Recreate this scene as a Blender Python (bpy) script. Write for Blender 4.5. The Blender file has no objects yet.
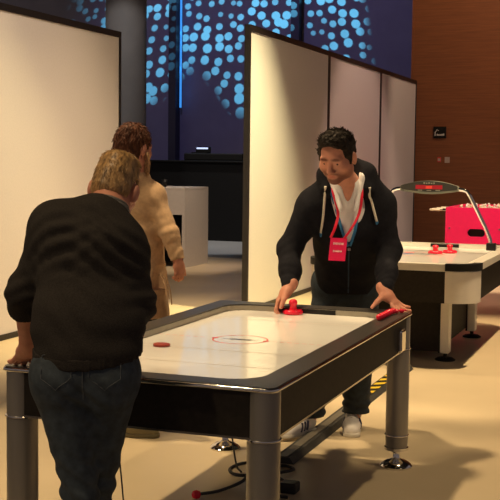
import bpy, bmesh, math, random
import numpy as np
from mathutils import Vector, Matrix
random.seed(7); np.random.seed(7)
C = bpy.context.scene.collection
PI = math.pi

# ------------------------------------------------------------------ camera, world, lights, exposure
sc = bpy.context.scene
cd = bpy.data.cameras.new('camera'); cam = bpy.data.objects.new('camera', cd); C.objects.link(cam)
sc.camera = cam
F, PITCH, ROLL, HC, YAW = 1136.7, .0782, -.0122, 1.5621, math.radians(20.1)
cd.sensor_fit = 'HORIZONTAL'; cd.sensor_width = 36; cd.lens = 36*F/500; cd.clip_end = 200
cam.matrix_world = (Matrix.Translation((0, 0, HC)) @ Matrix.Rotation(YAW, 4, 'Z') @
                    Matrix.Rotation(PI/2-PITCH, 4, 'X') @ Matrix.Rotation(-ROLL, 4, 'Z'))

w = bpy.data.worlds.new('World'); sc.world = w; w.use_nodes = True
w.node_tree.nodes['Background'].inputs[0].default_value = (.9, .72, .68, 1)
w.node_tree.nodes['Background'].inputs[1].default_value = .16

WARM = (1, .74, .42); AMBER = (1, .68, .30)
def spot(name, loc, tgt, power, angle, col=WARM, size=.12, blend=.35):
    d = bpy.data.lights.new(name, 'SPOT'); d.energy = power; d.color = col
    d.spot_size = math.radians(angle); d.spot_blend = blend; d.shadow_soft_size = size
    o = bpy.data.objects.new(name, d); C.objects.link(o); o.location = loc
    o.rotation_euler = (Vector(tgt)-Vector(loc)).to_track_quat('-Z', 'Y').to_euler()
    return o
spot('spot_over_table', (-3.3, 5.6, 6.2), (-2.0, 5.2, 0), 1150, 40)
spot('spot_table_right', (-0.1, 6.2, 6.2), (-1.6, 5.3, 0), 400, 34)
spot('spot_feet', (.6, 5.0, 4.6), (-1.78, 6.2, 0), 300, 16)
spot('spot_front_left', (-4.6, 3.6, 5.2), (-1.65, 6.0, 1.0), 480, 30, WARM, .35)
spot('spot_behind_camera', (-4.2, -.2, 5.2), (-1.95, 3.4, .9), 330, 30)
spot('spot_over_near_end', (-2.2, 2.6, 6.0), (-1.82, 3.5, 1.3), 300, 17, WARM, .12, .8)
spot('spot_between_panels', (-3.3, 9.6, 6.4), (-3.7, 9.6, 0), 1500, 56, WARM, .12, 1)
spot('spot_left_panel', (-2.3, 6.6, 5.8), (-5.33, 8.4, 1.3), 600, 60, (1, .79, .56), .12, 1)
spot('spot_right_panel_foot', (-2.4, 10.2, 5.6), (-4.0, 11.5, .0), 2600, 38, (1, .84, .42), .12, 1)
spot('spot_left_panel_foot', (-3.2, 7.2, 5.6), (-5.2, 8.6, .0), 950, 38, (1, .80, .38), .12, 1)
spot('spot_second_table', (-.3, 8.6, 6.4), (-1.3, 9.2, 0), 2200, 44)
spot('spot_counter', (-4.7, 13.2, 5.5), (-6.9, 15.2, .6), 900, 32, (1, .78, .58), .12, 1)
spot('spot_walkway', (-5.0, 12.4, 6.4), (-5.6, 12.6, 0), 260, 64, (1, .70, .45), .12, 1)
spot('spot_panels_back', (-2.0, 14.5, 6.4), (-2.6, 15.5, 0), 480, 60, (1, .66, .5))
spot('spot_football_table', (-1.6, 12.6, 5.5), (-2.3, 15.4, .6), 1500, 36, (1, .74, .52))
spot('spot_wood_wall', (-1.5, 16.6, 6.5), (-2.9, 19.6, 2.4), 330, 70, (1, .70, .45))
spot('spot_stage', (-8.0, 18.5, 6.4), (-8.2, 19.4, 0), 600, 44, (1, .95, .9))
spot('spot_column', (-7.4, 13.6, 5.5), (-8.53, 17.2, 2.6), 240, 34, (1, .95, .9))
# the projector throwing blue dots on the back wall
g = spot('dot_projector', (-8.6, 17.9, 7.5), (-8.6, 24, 4.5), 5800, 75, (1, 1, 1), .01, .5)
d = g.data; d.use_nodes = True; nt = d.node_tree
em = nt.nodes['Emission']
def nd(t, **kw):
    n = nt.nodes.new('ShaderNode'+t)
    for k, v in kw.items(): setattr(n, k, v)
    return n
def mth(op, a, b=None, c=None):
    n = nd('Math', operation=op)
    for i, v in enumerate((a, b, c)):
        if v is None: continue
        if isinstance(v, (int, float)): n.inputs[i].default_value = v
        else: nt.links.new(v, n.inputs[i])
    return n.outputs[0]
tc = nd('TexCoord'); sep = nd('SeparateXYZ'); nt.links.new(tc.outputs['Normal'], sep.inputs[0])
u_ = mth('MULTIPLY', mth('DIVIDE', sep.outputs['X'], sep.outputs['Z']), -1)
v_ = mth('MULTIPLY', mth('DIVIDE', sep.outputs['Y'], sep.outputs['Z']), -1)
cb = nd('CombineXYZ'); nt.links.new(mth('MULTIPLY', u_, .85), cb.inputs[0]); nt.links.new(v_, cb.inputs[1])
vo = nd('TexVoronoi', voronoi_dimensions='2D'); vo.inputs['Scale'].default_value = 30; vo.inputs['Randomness'].default_value = .58
nt.links.new(cb.outputs[0], vo.inputs['Vector'])
no = nd('TexNoise'); no.inputs['Scale'].default_value = 9; no.inputs['Detail'].default_value = 0
nt.links.new(cb.outputs[0], no.inputs['Vector'])
wob = mth('MULTIPLY', mth('COSINE', mth('MULTIPLY', mth('ADD', u_, .055), 19)), .055)
low = mth('ADD', mth('ADD', v_, wob), .165)
def rng(val, a, b_, c=0, e=1):
    n = nd('MapRange'); nt.links.new(val, n.inputs[0])
    for i, q in enumerate((a, b_, c, e)): n.inputs[i+1].default_value = q
    return n.outputs[0]
field = mth('MULTIPLY', rng(low, -.02, .03), rng(u_, .33, .37, 1, 0))
ad = mth('MULTIPLY_ADD', no.outputs[0], .42, vo.outputs['Distance'])
dots = mth('MULTIPLY', rng(ad, .50, .55, 1, 0), mth('MULTIPLY', field, rng(no.outputs[0], .2, .8, 1.2, .5)))
class _o: pass
mr = _o(); mr.outputs = [dots]
cr = nd('Mix', data_type='RGBA')
cr.inputs[6].default_value = (.022, .019, .050, 1); cr.inputs[7].default_value = (.15, .62, .9, 1)
nt.links.new(mr.outputs[0], cr.inputs[0]); nt.links.new(cr.outputs[2], em.inputs['Color'])

sc.view_settings.view_transform = 'Standard'; sc.view_settings.look = 'None'
sc.view_settings.gamma = 1; sc.view_settings.use_curve_mapping = False
sc.view_settings.exposure = 0.0

# ------------------------------------------------------------------ materials
def mat(name, col, rough=.6, metal=0, var=.0, scale=20, bump=0, bscale=80, spec=None, emit=None, coat=0, attr=None, stretch=None, sheen=0):
    m = bpy.data.materials.new(name); m.use_nodes = True
    nt = m.node_tree; b = nt.nodes['Principled BSDF']
    b.inputs['Base Color'].default_value = (*col, 1); b.inputs['Roughness'].default_value = rough
    b.inputs['Metallic'].default_value = metal
    if spec is not None: b.inputs['Specular IOR Level'].default_value = spec
    if coat: b.inputs['Coat Weight'].default_value = coat; b.inputs['Coat Roughness'].default_value = .05
    if sheen: b.inputs['Sheen Weight'].default_value = sheen
    if emit: b.inputs['Emission Color'].default_value = (*col, 1); b.inputs['Emission Strength'].default_value = emit
    tc = nt.nodes.new('ShaderNodeTexCoord'); src = tc.outputs['Object']
    if stretch:
        mp = nt.nodes.new('ShaderNodeMapping'); mp.inputs['Scale'].default_value = stretch
        nt.links.new(src, mp.inputs[0]); src = mp.outputs[0]
    n = nt.nodes.new('ShaderNodeTexNoise'); n.inputs['Scale'].default_value = scale; n.inputs['Detail'].default_value = 4
    nt.links.new(src, n.inputs['Vector'])
    r = nt.nodes.new('ShaderNodeValToRGB')
    r.color_ramp.elements[0].position = .3; r.color_ramp.elements[1].position = .7
    r.color_ramp.elements[0].color = (*[max(0, c*(1-var)) for c in col], 1)
    r.color_ramp.elements[1].color = (*[min(1, c*(1+var)) for c in col], 1)
    nt.links.new(n.outputs[0], r.inputs[0])
    out = r.outputs[0]
    if attr:
        a = nt.nodes.new('ShaderNodeAttribute'); a.attribute_name = attr
        mx = nt.nodes.new('ShaderNodeMix'); mx.data_type = 'RGBA'; mx.blend_type = 'MULTIPLY'; mx.inputs[0].default_value = 1
        nt.links.new(out, mx.inputs[6]); nt.links.new(a.outputs['Color'], mx.inputs[7]); out = mx.outputs[2]
    nt.links.new(out, b.inputs['Base Color'])
    if bump:
        n2 = nt.nodes.new('ShaderNodeTexNoise'); n2.inputs['Scale'].default_value = bscale; n2.inputs['Detail'].default_value = 3
        nt.links.new(src, n2.inputs['Vector'])
        bp = nt.nodes.new('ShaderNodeBump'); bp.inputs['Strength'].default_value = bump; bp.inputs['Distance'].default_value = .01
        nt.links.new(n2.outputs[0], bp.inputs['Height']); nt.links.new(bp.outputs[0], b.inputs['Normal'])
    return m
M = dict(
    floor=mat('polished_floor', (.62, .50, .325), .42, var=.07, scale=1.1, bump=.03, bscale=60, spec=.2),
    carpet=mat('grey_carpet', (.34, .34, .34), .95, var=.12, scale=40),
    board=mat('panel_fabric', (.72, .67, .67), .85, var=.03, scale=60, bump=.1, bscale=300),
    black=mat('matte_black', (.006, .0055, .005), .55, spec=.3, var=.2),
    frame=mat('black_frame', (.012, .010, .012), .45, var=.2),
    wood=mat('wood_veneer', (.26, .085, .028), .5, var=.16, scale=4, stretch=(.6, 1, 14)),
    backwall=mat('dark_blue_wall', (.30, .29, .34), .8, var=.08, scale=2),
    post=mat('mullion', (.06, .06, .08), .4, metal=.3),
    column=mat('grey_column', (.20, .19, .19), .7, var=.08, scale=3),
    ceiling=mat('dark_ceiling', (.03, .03, .035), .9),
    counter=mat('counter_white', (.62, .56, .50), .5, var=.03),
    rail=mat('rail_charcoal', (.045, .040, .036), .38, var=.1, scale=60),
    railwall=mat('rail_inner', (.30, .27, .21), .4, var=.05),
    apron=mat('apron_black', (.020, .016, .013), .6, spec=.2, var=.2, scale=40),
    play=mat('playfield', (.86, .84, .80), .10, var=.01, spec=.6),
    silver=mat('brushed_silver', (.30, .28, .25), .36, metal=.55, var=.06, scale=30, stretch=(1, 1, .1)),
    chrome=mat('chrome', (.75, .73, .70), .08, metal=1),
    trim=mat('trim_metal', (.36, .33, .29), .18, metal=.9),
    puckred=mat('dark_red_plastic', (.36, .05, .035), .35), red=mat('red_plastic', (.80, .010, .04), .25, spec=.6),
    redline=mat('red_print', (.75, .06, .05), .4),
    inkline=mat('grey_print', (.60, .52, .45), .4), ink=mat('dark_print', (.05, .05, .08), .4),
    blueprint=mat('blue_print', (.05, .06, .25), .4),
    white=mat('white_gloss', (.74, .70, .62), .28, var=.02), whitepanel=mat('white_panel', (.70, .66, .60), .35, var=.02),
    pink=mat('hot_pink', (.90, .008, .12), .35, var=.03), cream=mat('cream_plastic', (.75, .66, .45), .35),
    led=mat('red_led', (.30, .004, .014), .5, emit=.25), screen=mat('screen_glow', (.55, .65, 1), .5, emit=1.3),
    bluelight=mat('blue_light_strip', (.05, .32, .9), .5, emit=.9),
    sbody=mat('scoreboard_grey', (.035, .036, .032), .4), sedge=mat('scoreboard_edge', (.26, .27, .22), .4),
    skin=mat('skin', (.62, .27, .175), .5, var=.08, scale=40, attr='Col', spec=.4),
    eye=mat('eye', (.05, .03, .02), .15), 
    hair_black=mat('hair_black', (.020, .013, .008), .65, spec=.25, var=.5, scale=90),
    hair_blond=mat('hair_blond', (.40, .235, .09), .42, var=.6, scale=70, stretch=(1, 1, .25)),
    hair_red=mat('hair_auburn', (.080, .027, .013), .65, spec=.25, var=.5, scale=80, stretch=(1, 1, .3)),
    hair_lock=mat('hair_light', (.36, .20, .09), .42, var=.4, scale=80),
    navy=mat('navy_jersey', (.009, .009, .013), .9, var=.2, scale=60, bump=.15, bscale=250, spec=.2),
    shirt=mat('white_shirt', (.78, .75, .74), .75, var=.04), lining=mat('blue_lining', (.03, .20, .42), .7),
    zipdark=mat('zip_tape', (.012, .04, .08), .7), cord=mat('white_drawstring', (.70, .64, .52), .8), zip=mat('zip_metal', (.5, .5, .5), .3, metal=.8),
    lanyard=mat('red_lanyard', (.80, .012, .05), .55), badge=mat('pink_badge', (.88, .012, .10), .4),
    badgeink=mat('badge_ink', (.9, .55, .55), .5),
    sweater=mat('charcoal_knit', (.034, .029, .025), .95, var=.25, scale=200, bump=.35, bscale=320, spec=.2),
    collar=mat('grey_collar', (.16, .15, .13), .8),
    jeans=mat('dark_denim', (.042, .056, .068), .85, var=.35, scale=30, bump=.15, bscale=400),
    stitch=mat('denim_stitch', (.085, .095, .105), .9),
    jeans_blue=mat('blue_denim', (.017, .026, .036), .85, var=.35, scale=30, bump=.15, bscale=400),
    coat=mat('tan_wool', (.52, .33, .18), .9, var=.10, scale=60, bump=.15, bscale=200, sheen=.15),
    trouser=mat('black_trousers', (.02, .02, .022), .9), 
    shoewhite=mat('sneaker_white', (.74, .70, .66), .5, var=.03), sole=mat('rubber_sole', (.66, .62, .54), .6),
    stripe=mat('navy_stripe', (.02, .025, .07), .5), lace=mat('lace_white', (.72, .68, .62), .8),
    olive=mat('olive_leather', (.16, .13, .06), .5, var=.2), olivesole=mat('olive_sole', (.15, .125, .06), .6), darkshoe=mat('dark_shoe', (.02, .018, .016), .5),
    yellow=mat('hazard_yellow', (.80, .52, .02), .5), ramp=mat('ramp_rubber', (.040, .038, .034), .6, var=.2),
    ramptop=mat('ramp_lid', (.16, .14, .11), .5, var=.1), switch=mat('switch_plate', (.55, .45, .40), .5),
    sign_ink=mat('sign_ink', (.75, .70, .64), .5), cable=mat('cable_black', (.010, .010, .010), .5),
)

# ------------------------------------------------------------------ object helpers
def tag(o, label=None, cat=None, group=None, kind=None):
    if label: o['label'] = label
    if cat: o['category'] = cat
    if group: o['group'] = group
    if kind: o['kind'] = kind
    return o
ORG = {}
def thing(name, loc, label, cat, group=None):
    o = bpy.data.objects.new(name, None); C.objects.link(o); o.location = loc; o.empty_display_size = .1
    ORG[o.name] = np.array(loc, float)
    return tag(o, label, cat, group)
def link(name, me, m, parent=None, smooth=False, bevel=0):
    """me holds world coordinates; they become relative to the thing the object belongs to"""
    o = bpy.data.objects.new(name, me); C.objects.link(o)
    if m is not None: me.materials.append(m)
    if parent is not None:
        root = parent
        while root.parent: root = root.parent
        org = ORG.get(root.name)
        if org is None: org = np.array(root.location, float)
        n = len(me.vertices); co = np.empty(n*3, np.float32); me.vertices.foreach_get('co', co)
        co = (co.reshape(-1, 3)-org.astype(np.float32)).ravel(); me.vertices.foreach_set('co', co)
        o.parent = parent
    if smooth:
        me.polygons.foreach_set('use_smooth', [True]*len(me.polygons))
    if bevel:
        b = o.modifiers.new('bevel', 'BEVEL'); b.width = bevel; b.segments = 2; b.limit_method = 'ANGLE'
    me.update()
    return o
class MB:
    def __init__(s): s.v = []; s.f = []
    def add(s, vs, fs):
        n = len(s.v); s.v += [tuple(map(float, p)) for p in vs]; s.f += [tuple(i+n for i in f) for f in fs]; return s
    def box(s, x0, x1, y0, y1, z0, z1):
        vs = [(x, y, z) for z in (z0, z1) for y in (y0, y1) for x in (x0, x1)]
        return s.add(vs, [(0, 2, 3, 1), (4, 5, 7, 6), (0, 1, 5, 4), (2, 6, 7, 3), (0, 4, 6, 2), (1, 3, 7, 5)])
    def lathe(s, c, prof, n=32, axis='z'):
        vs = []; fs = []
        for r, z in prof:
            for k in range(n):
                a = 2*PI*k/n; p = (r*math.cos(a), r*math.sin(a), z)
                if axis == 'x': p = (p[2], p[0], p[1])
                if axis == 'y': p = (p[1], p[2], p[0])
                vs.append((c[0]+p[0], c[1]+p[1], c[2]+p[2]))
        m = len(prof)
        for i in range(m-1):
            for k in range(n):
                k2 = (k+1) % n
                fs.append((i*n+k, i*n+k2, (i+1)*n+k2, (i+1)*n+k))
        fs.append(tuple(range(n))[::-1]); fs.append(tuple((m-1)*n+k for k in range(n)))
        return s.add(vs, fs)
    def tube(s, pts, r, n=8, closed=False):
        P = [Vector(p) for p in pts]; m = len(P); rr = r if isinstance(r, (list, tuple)) else [r]*m
        vs = []; fs = []; up = None
        for i in range(m):
            a = P[(i-1) % m] if (i > 0 or closed) else P[i]; b = P[(i+1) % m] if (i < m-1 or closed) else P[i]
            t = (b-a).normalized()
            if up is None:
                up = Vector((0, 0, 1)) if abs(t.z) < .9 else Vector((1, 0, 0))
            u = (up-t*up.dot(t)).normalized(); up = u; v = t.cross(u)
            for k in range(n):
                q = 2*PI*k/n; vs.append(P[i]+(u*math.cos(q)+v*math.sin(q))*rr[i])
        for i in range(m if closed else m-1):
            j = (i+1) % m
            for k in range(n):
                k2 = (k+1) % n; fs.append((i*n+k, i*n+k2, j*n+k2, j*n+k))
        if not closed:
            fs.append(tuple(range(n))[::-1]); fs.append(tuple((m-1)*n+k for k in range(n)))
        return s.add(vs, fs)
    def prism(s, poly, z0, z1, fn=lambda x, y, z: (x, y, z)):
        n = len(poly)
        vs = [fn(x, y, z0) for x, y in poly]+[fn(x, y, z1) for x, y in poly]
        fs = [tuple(range(n))[::-1], tuple(range(n, 2*n))]+[(i, (i+1) % n, n+(i+1) % n, n+i) for i in range(n)]
        return s.add(vs, fs)
    def ring(s, a, b, z0, z1):
        """between two loops of equal length"""
        n = len(a); vs = [(*p, z0) for p in a]+[(*p, z0) for p in b]+[(*p, z1) for p in a]+[(*p, z1) for p in b]; fs = []
        for i in range(n):
            j = (i+1) % n
            fs += [(i, n+i, n+j, j)[::-1], (2*n+i, 2*n+j, 3*n+j, 3*n+i)[::-1], (i, j, 2*n+j, 2*n+i), (n+i, 3*n+i, 3*n+j, n+j)]
        return s.add(vs, fs)
    def mesh(s, name):
        me = bpy.data.meshes.new(name); me.from_pydata(s.v, [], s.f)
        bm = bmesh.new(); bm.from_mesh(me); bmesh.ops.recalc_face_normals(bm, faces=bm.faces); bm.to_mesh(me); bm.free()
        return me
    def build(s, name, m, parent=None, smooth=False, bevel=0):
        return link(name, s.mesh(name), m, parent, smooth, bevel)
def autosmooth(o):
    me = o.data; me.polygons.foreach_set('use_smooth', [True]*len(me.polygons))
    try: me.set_sharp_from_angle(angle=math.radians(40))
    except Exception: pass
    return o
def rrect(cx, cy, hx, hy, r, n=8):
    out = []
    for sx, sy, a0 in ((1, 1, 0), (-1, 1, PI/2), (-1, -1, PI), (1, -1, 1.5*PI)):
        for k in range(n+1):
            a = a0+PI/2*k/n
            out.append((cx+sx*(hx-r)+r*math.cos(a), cy+sy*(hy-r)+r*math.sin(a)))
    return out
def spline(pts, n=8):
    P = [np.array(p, float) for p in pts]; P = [2*P[0]-P[1]]+P+[2*P[-1]-P[-2]]; out = []
    for i in range(1, len(P)-2):
        for k in range(n):
            t = k/n; a, b, c, d = P[i-1:i+3]
            out.append(.5*((2*b)+(c-a)*t+(2*a-5*b+4*c-d)*t*t+(3*b-a-3*c+d)*t**3))
    out.append(P[-2]); return out

# ------------------------------------------------------------------ implicit surfaces (for bodies, clothes, shoes)
def V(*a): return np.array(a, np.float64)
def nrm(a): a = np.asarray(a, float); return a/np.linalg.norm(a)
class Field:
    def __init__(s, lo, hi, h):
        s.lo = np.array(lo, float); s.h = h; s.n = np.ceil((np.array(hi)-s.lo)/h).astype(int)+1
        s.d = np.full(s.n, 1.0, np.float32)
    def sub(s, lo, hi):
        a = np.clip(np.floor((np.array(lo)-s.lo)/s.h).astype(int), 0, s.n); b = np.clip(np.ceil((np.array(hi)-s.lo)/s.h).astype(int)+1, 0, s.n)
        sl = tuple(slice(i, j) for i, j in zip(a, b))
        ax = [s.lo[k]+s.h*np.arange(a[k], b[k]) for k in range(3)]
        return sl, np.stack(np.meshgrid(*ax, indexing='ij'), -1).astype(np.float32)
    def comb(s, sl, d, k, op):
        a = s.d[sl]
        if a.size == 0: return
        if op == 'add':
            h = np.maximum(k-np.abs(a-d), 0)/max(k, 1e-6); s.d[sl] = np.minimum(a, d)-h*h*k*.25
        elif op == 'sub':
            d = -d; h = np.maximum(k-np.abs(a-d), 0)/max(k, 1e-6); s.d[sl] = np.maximum(a, d)+h*h*k*.25
    def cap(s, p0, p1, r0, r1=None, k=.03, ax=None, st=1.0, op='add'):
        """tapered capsule; stretched by st along axis ax"""
        p0 = np.array(p0, float); p1 = np.array(p1, float); r1 = r0 if r1 is None else r1
        R = max(r0, r1)*max(1, st)+k+2*s.h
        sl, P = s.sub(np.minimum(p0, p1)-R, np.maximum(p0, p1)+R)
        if P.size == 0: return s
        q = P-p0.astype(np.float32); b = (p1-p0).copy()
        if ax is not None:
            ax = nrm(ax); c = (q@ax.astype(np.float32))[..., None]; q = q+c*(1/st-1)*ax.astype(np.float32); b = b+(b@ax)*(1/st-1)*ax
        bb = float(b@b)+1e-12; t = np.clip((q@b.astype(np.float32))/bb, 0, 1)
        d = np.sqrt(((q-t[..., None]*b.astype(np.float32))**2).sum(-1))-(r0+(r1-r0)*t)
        s.comb(sl, d.astype(np.float32), k, op); return s
    def ell(s, c, rad, B=None, k=.03, op='add'):
        c = np.array(c, float); rad = np.array(rad, float); B = np.eye(3) if B is None else np.array(B, float)  # rows: axes
        R = rad.max()+k+2*s.h; sl, P = s.sub(c-R, c+R)
        if P.size == 0: return s
        q = (P-c.astype(np.float32))@B.T.astype(np.float32)
        k0 = np.sqrt(((q/rad.astype(np.float32))**2).sum(-1)); k1 = np.sqrt(((q/(rad**2).astype(np.float32))**2).sum(-1))+1e-9
        s.comb(sl, (k0*(k0-1)/k1).astype(np.float32), k, op); return s
    def chain(s, pts, rs, k=.02, **kw):
        for i in range(len(pts)-1): s.cap(pts[i], pts[i+1], rs[i], rs[i+1], k, **kw)
        return s
    def plane(s, p, n, lo=None, hi=None):
        """cut away the side n points to, inside a box"""
        lo = s.lo if lo is None else lo; hi = s.lo+s.h*s.n if hi is None else hi
        sl, P = s.sub(lo, hi); d = ((P-np.array(p, np.float32))@nrm(n).astype(np.float32))
        s.d[sl] = np.maximum(s.d[sl], d); return s
    def disp(s, fn, band=.03):
        idx = np.argwhere(np.abs(s.d) < band); P = s.lo+s.h*idx
        s.d[tuple(idx.T)] += fn(P).astype(np.float32); return s
    def mesh(s, name):
        d = s.d; nx, ny, nz = d.shape; ins = d < 0
        cnt = np.zeros((nx-1, ny-1, nz-1), np.int8)
        for i in (0, 1):
            for j in (0, 1):
                for k in (0, 1): cnt += ins[i:nx-1+i, j:ny-1+j, k:nz-1+k]
        act = np.argwhere((cnt > 0) & (cnt < 8)); m = len(act)
        vid = np.full(cnt.shape, -1, np.int32); vid[tuple(act.T)] = np.arange(m)
        acc = np.zeros((m, 3)); num = np.zeros(m)
        cs = [(i, j, k) for i in (0, 1) for j in (0, 1) for k in (0, 1)]
        val = {c: d[act[:, 0]+c[0], act[:, 1]+c[1], act[:, 2]+c[2]].astype(float) for c in cs}
        for c in cs:
            for a in range(3):
                if c[a]: continue
                c2 = list(c); c2[a] = 1; c2 = tuple(c2); u, v = val[c], val[c2]
                x = (u < 0) != (v < 0); t = np.where(x, u/np.where(x, u-v, 1), 0)
                p = np.tile(np.array(c, float), (m, 1)); p[:, a] += t
                acc[x] += p[x]; num[x] += 1
        co = s.lo+s.h*(act+acc/np.maximum(num, 1)[:, None])
        quads = []
        for a in range(3):
            b, c = (a+1) % 3, (a+2) % 3
            sl0 = [slice(None)]*3; sl1 = [slice(None)]*3; sl0[a] = slice(0, -1); sl1[a] = slice(1, None)
            x0 = ins[tuple(sl0)]; x1 = ins[tuple(sl1)]; e = np.argwhere(x0 != x1)
            e = e[(e[:, b] > 0) & (e[:, c] > 0) & (e[:, b] < d.shape[b]-1) & (e[:, c] < d.shape[c]-1)]
            if not len(e): continue
            fl = x0[tuple(e.T)]
            def cell(db, dc):
                q = e.copy(); q[:, b] -= db; q[:, c] -= dc; return vid[tuple(q.T)]
            q = np.stack([cell(1, 1), cell(0, 1), cell(0, 0), cell(1, 0)], 1)
            q[~fl] = q[~fl][:, ::-1]; quads.append(q)
        q = np.concatenate(quads)
        me = bpy.data.meshes.new(name)
        me.vertices.add(m); me.vertices.foreach_set('co', co.astype(np.float32).ravel())
        me.loops.add(len(q)*4); me.loops.foreach_set('vertex_index', q.astype(np.int32).ravel())
        me.polygons.add(len(q)); me.polygons.foreach_set('loop_start', np.arange(0, len(q)*4, 4, dtype=np.int32))
        me.polygons.foreach_set('loop_total', np.full(len(q), 4, np.int32))
        me.update(calc_edges=True); me.validate()
        return me
    def build(s, name, m, parent):
        return link(name, s.mesh(name), m, parent, smooth=True)
def wrinkle(amp, f, seed=0):
    rs = np.random.RandomState(seed); ks = [(nrm(rs.randn(3))*f*rs.uniform(.6, 1.6), rs.uniform(0, 6.28)) for _ in range(6)]
    def fn(P):
        o = np.zeros(len(P))
        for k, ph in ks: o += np.sin(P@k+ph+1.5*np.sin(P@(k[[1, 2, 0]]*.6)))
        return amp*o/3
    return fn
def folds(regions, seed=0):
    """ridges across a limb: (point, direction along the limb, reach, amplitude, wavelength)"""
    def fn(P):
        o = np.zeros(len(P))
        for c, dr, reach, amp, wl in regions:
            q = P-np.array(c); t = q@nrm(dr); wgt = np.exp(-(q**2).sum(1)/reach**2)
            o += amp*wgt*np.sin(2*PI*t/wl+9*q@np.array([.9, .5, -.4])*1.0+2*np.sin(q[:, 0]*22))
        return o
    return fn

def head_frame(f, roll=0):
    f = nrm(f); r = nrm(np.cross(f, V(0, 0, 1))); u = np.cross(r, f)
    c, s = math.cos(roll), math.sin(roll)
    r, u = r*c+u*s, u*c-r*s
    return np.stack([r, f, u])           # rows: right, forward, up
def head(F, c, B, S, neck, nr=.058, wd=1.0):
    W3 = np.array([wd, 1, 1]); L = lambda *q: np.array(c)+S*((np.array(q)*W3)@B)
    e = lambda q, rad, k=.02, op='add': F.ell(L(*q), np.array(rad)*W3*S, B, k*S, op)
    cp = lambda p, q, a, b=None, k=.015, op='add': F.cap(L(*p), L(*q), a*S, (a if b is None else b)*S, k*S, op=op)
    e((0, -.012, .035), (.076, .097, .098)); e((0, .025, -.045), (.060, .066, .082), .04)
    e((0, .070, -.100), (.026, .022, .022), .03)
    for x in (-1, 1):
        e((x*.043, .055, -.028), (.026, .030, .028), .03); e((x*.052, .005, -.075), (.018, .035, .03), .03)
    cp((-.042, .078, .022), (.042, .078, .022), .013, k=.02)
    for x in (-1, 1): e((x*.032, .099, .003), (.019, .014, .011), .012, 'sub')
    for x in (-1, 1): cp((x*.020, .080, .002), (x*.044, .074, .001), .0105, k=.006)
    cp((0, .090, .010), (0, .114, -.034), .009, .014, .010)
    for x in (-1, 1): e((x*.013, .100, -.040), (.009, .011, .008), .008)
    cp((-.021, .084, -.066), (.021, .084, -.066), .0065, k=.008); cp((-.018, .083, -.077), (.018, .083, -.077), .0075, k=.008)
    cp((-.026, .098, -.0715), (.026, .098, -.0715), .0035, k=.003, op='sub')
    for x in (-1, 1):
        e((x*.081, -.008, -.006), (.010, .023, .036), .006); e((x*.091, -.003, -.002), (.006, .011, .020), .004, 'sub')
    F.cap(L(0, -.030, -.05), neck, nr*S, nr*S*1.08, .04)
    return L
def hand(F, wrist, d, n, side, S=1.0, curl=(.25,)*5, spread=.12, thumb=.7, tn=.15):
    """d: along the fingers, n: back of the hand; side +1: thumb towards d x n"""
    d = nrm(d); n = nrm(np.array(n)-d*np.dot(n, d)); s = np.cross(d, n)*side
    w = np.array(wrist); X = lambda a, b, c: w+S*(a*d+b*s+c*n)
    F.cap(X(-.02, 0, 0), X(.03, .004, 0), .025*S, .026*S, .02, ax=s, st=1.15)
    F.cap(X(.03, 0, 0), X(.075, -.004, .002), .017*S, .015*S, .02, ax=s, st=2.1)
    for i, (b, ln) in enumerate(((.030, .075), (.010, .083), (-.010, .078), (-.029, .062))):
        a = (b*spread*22*.5) if spread else 0; dd = nrm(d+s*b*spread*40)
        p = X(.088-abs(b-.01)*.25, b, .002); cv = 0; r = .0095*S
        for j, fr in enumerate((.45, .32, .23)):
            cv += curl[i]*(1.0 if j else .7); q = p+S*ln*fr*(dd*math.cos(cv)-n*math.sin(cv))
            F.cap(p, q, r, r*.93, .006); p = q; r *= .93
        
    p = X(.02, .026, -.006); td = nrm(d*math.cos(thumb)+s*math.sin(thumb)-n*tn)
    q = p+td*.048*S; F.cap(p, q, .0145*S, .0115*S, .016); td2 = nrm(td+d*curl[4]-n*curl[4]*.5); F.cap(q, q+td2*.036*S, .0115*S, .009*S, .006)
def set_col(o, fn):
    me = o.data; n = len(me.vertices); co = np.empty(n*3, np.float32); me.vertices.foreach_get('co', co); co = co.reshape(-1, 3)
    root = o
    while root.parent: root = root.parent
    co = co+ORG[root.name].astype(np.float32)
    a = me.color_attributes.new('Col', 'FLOAT_COLOR', 'POINT'); col = np.ones((n, 4), np.float32); col[:, :3] = fn(co)
    a.data.foreach_set('color', col.ravel())
def strands(me, n, length, flow, rad=.0016, keep=None, seed=1, lift=.35, jit=.18):
    """fine tapered locks laid on a hair cap, returned as one mesh with it"""
    rs = np.random.RandomState(seed); N = len(me.vertices)
    co = np.empty(N*3, np.float32); me.vertices.foreach_get('co', co); co = co.reshape(-1, 3)
    no = np.empty(N*3, np.float32); me.vertices.foreach_get('normal', no); no = no.reshape(-1, 3)
    idx = np.arange(N) if keep is None else np.nonzero(keep(co, no))[0]
    b = MB(); q = np.empty(len(me.polygons)*4, np.int32); me.polygons.foreach_get('vertices', q)
    b.v = [tuple(map(float, p)) for p in co]; b.f = [tuple(map(int, t)) for t in q.reshape(-1, 4)]
    for i in rs.choice(idx, min(n, len(idx)), replace=False):
        p = co[i].astype(float); nn = no[i].astype(float); fl = flow(p, nn); fl = fl-nn*(fl@nn)
        fl = fl/(np.linalg.norm(fl)+1e-6)+rs.randn(3)*jit
        l = length*rs.uniform(.6, 1.3); p1 = p+fl*l*.5+nn*l*lift*.5; p2 = p+fl*l+nn*l*lift*.75
        b.tube([p-nn*.003, p1, p2], [rad*1.4, rad, rad*.25], 4)
    out = bpy.data.meshes.new('hair'); out.from_pydata(b.v, [], b.f); return out

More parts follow.
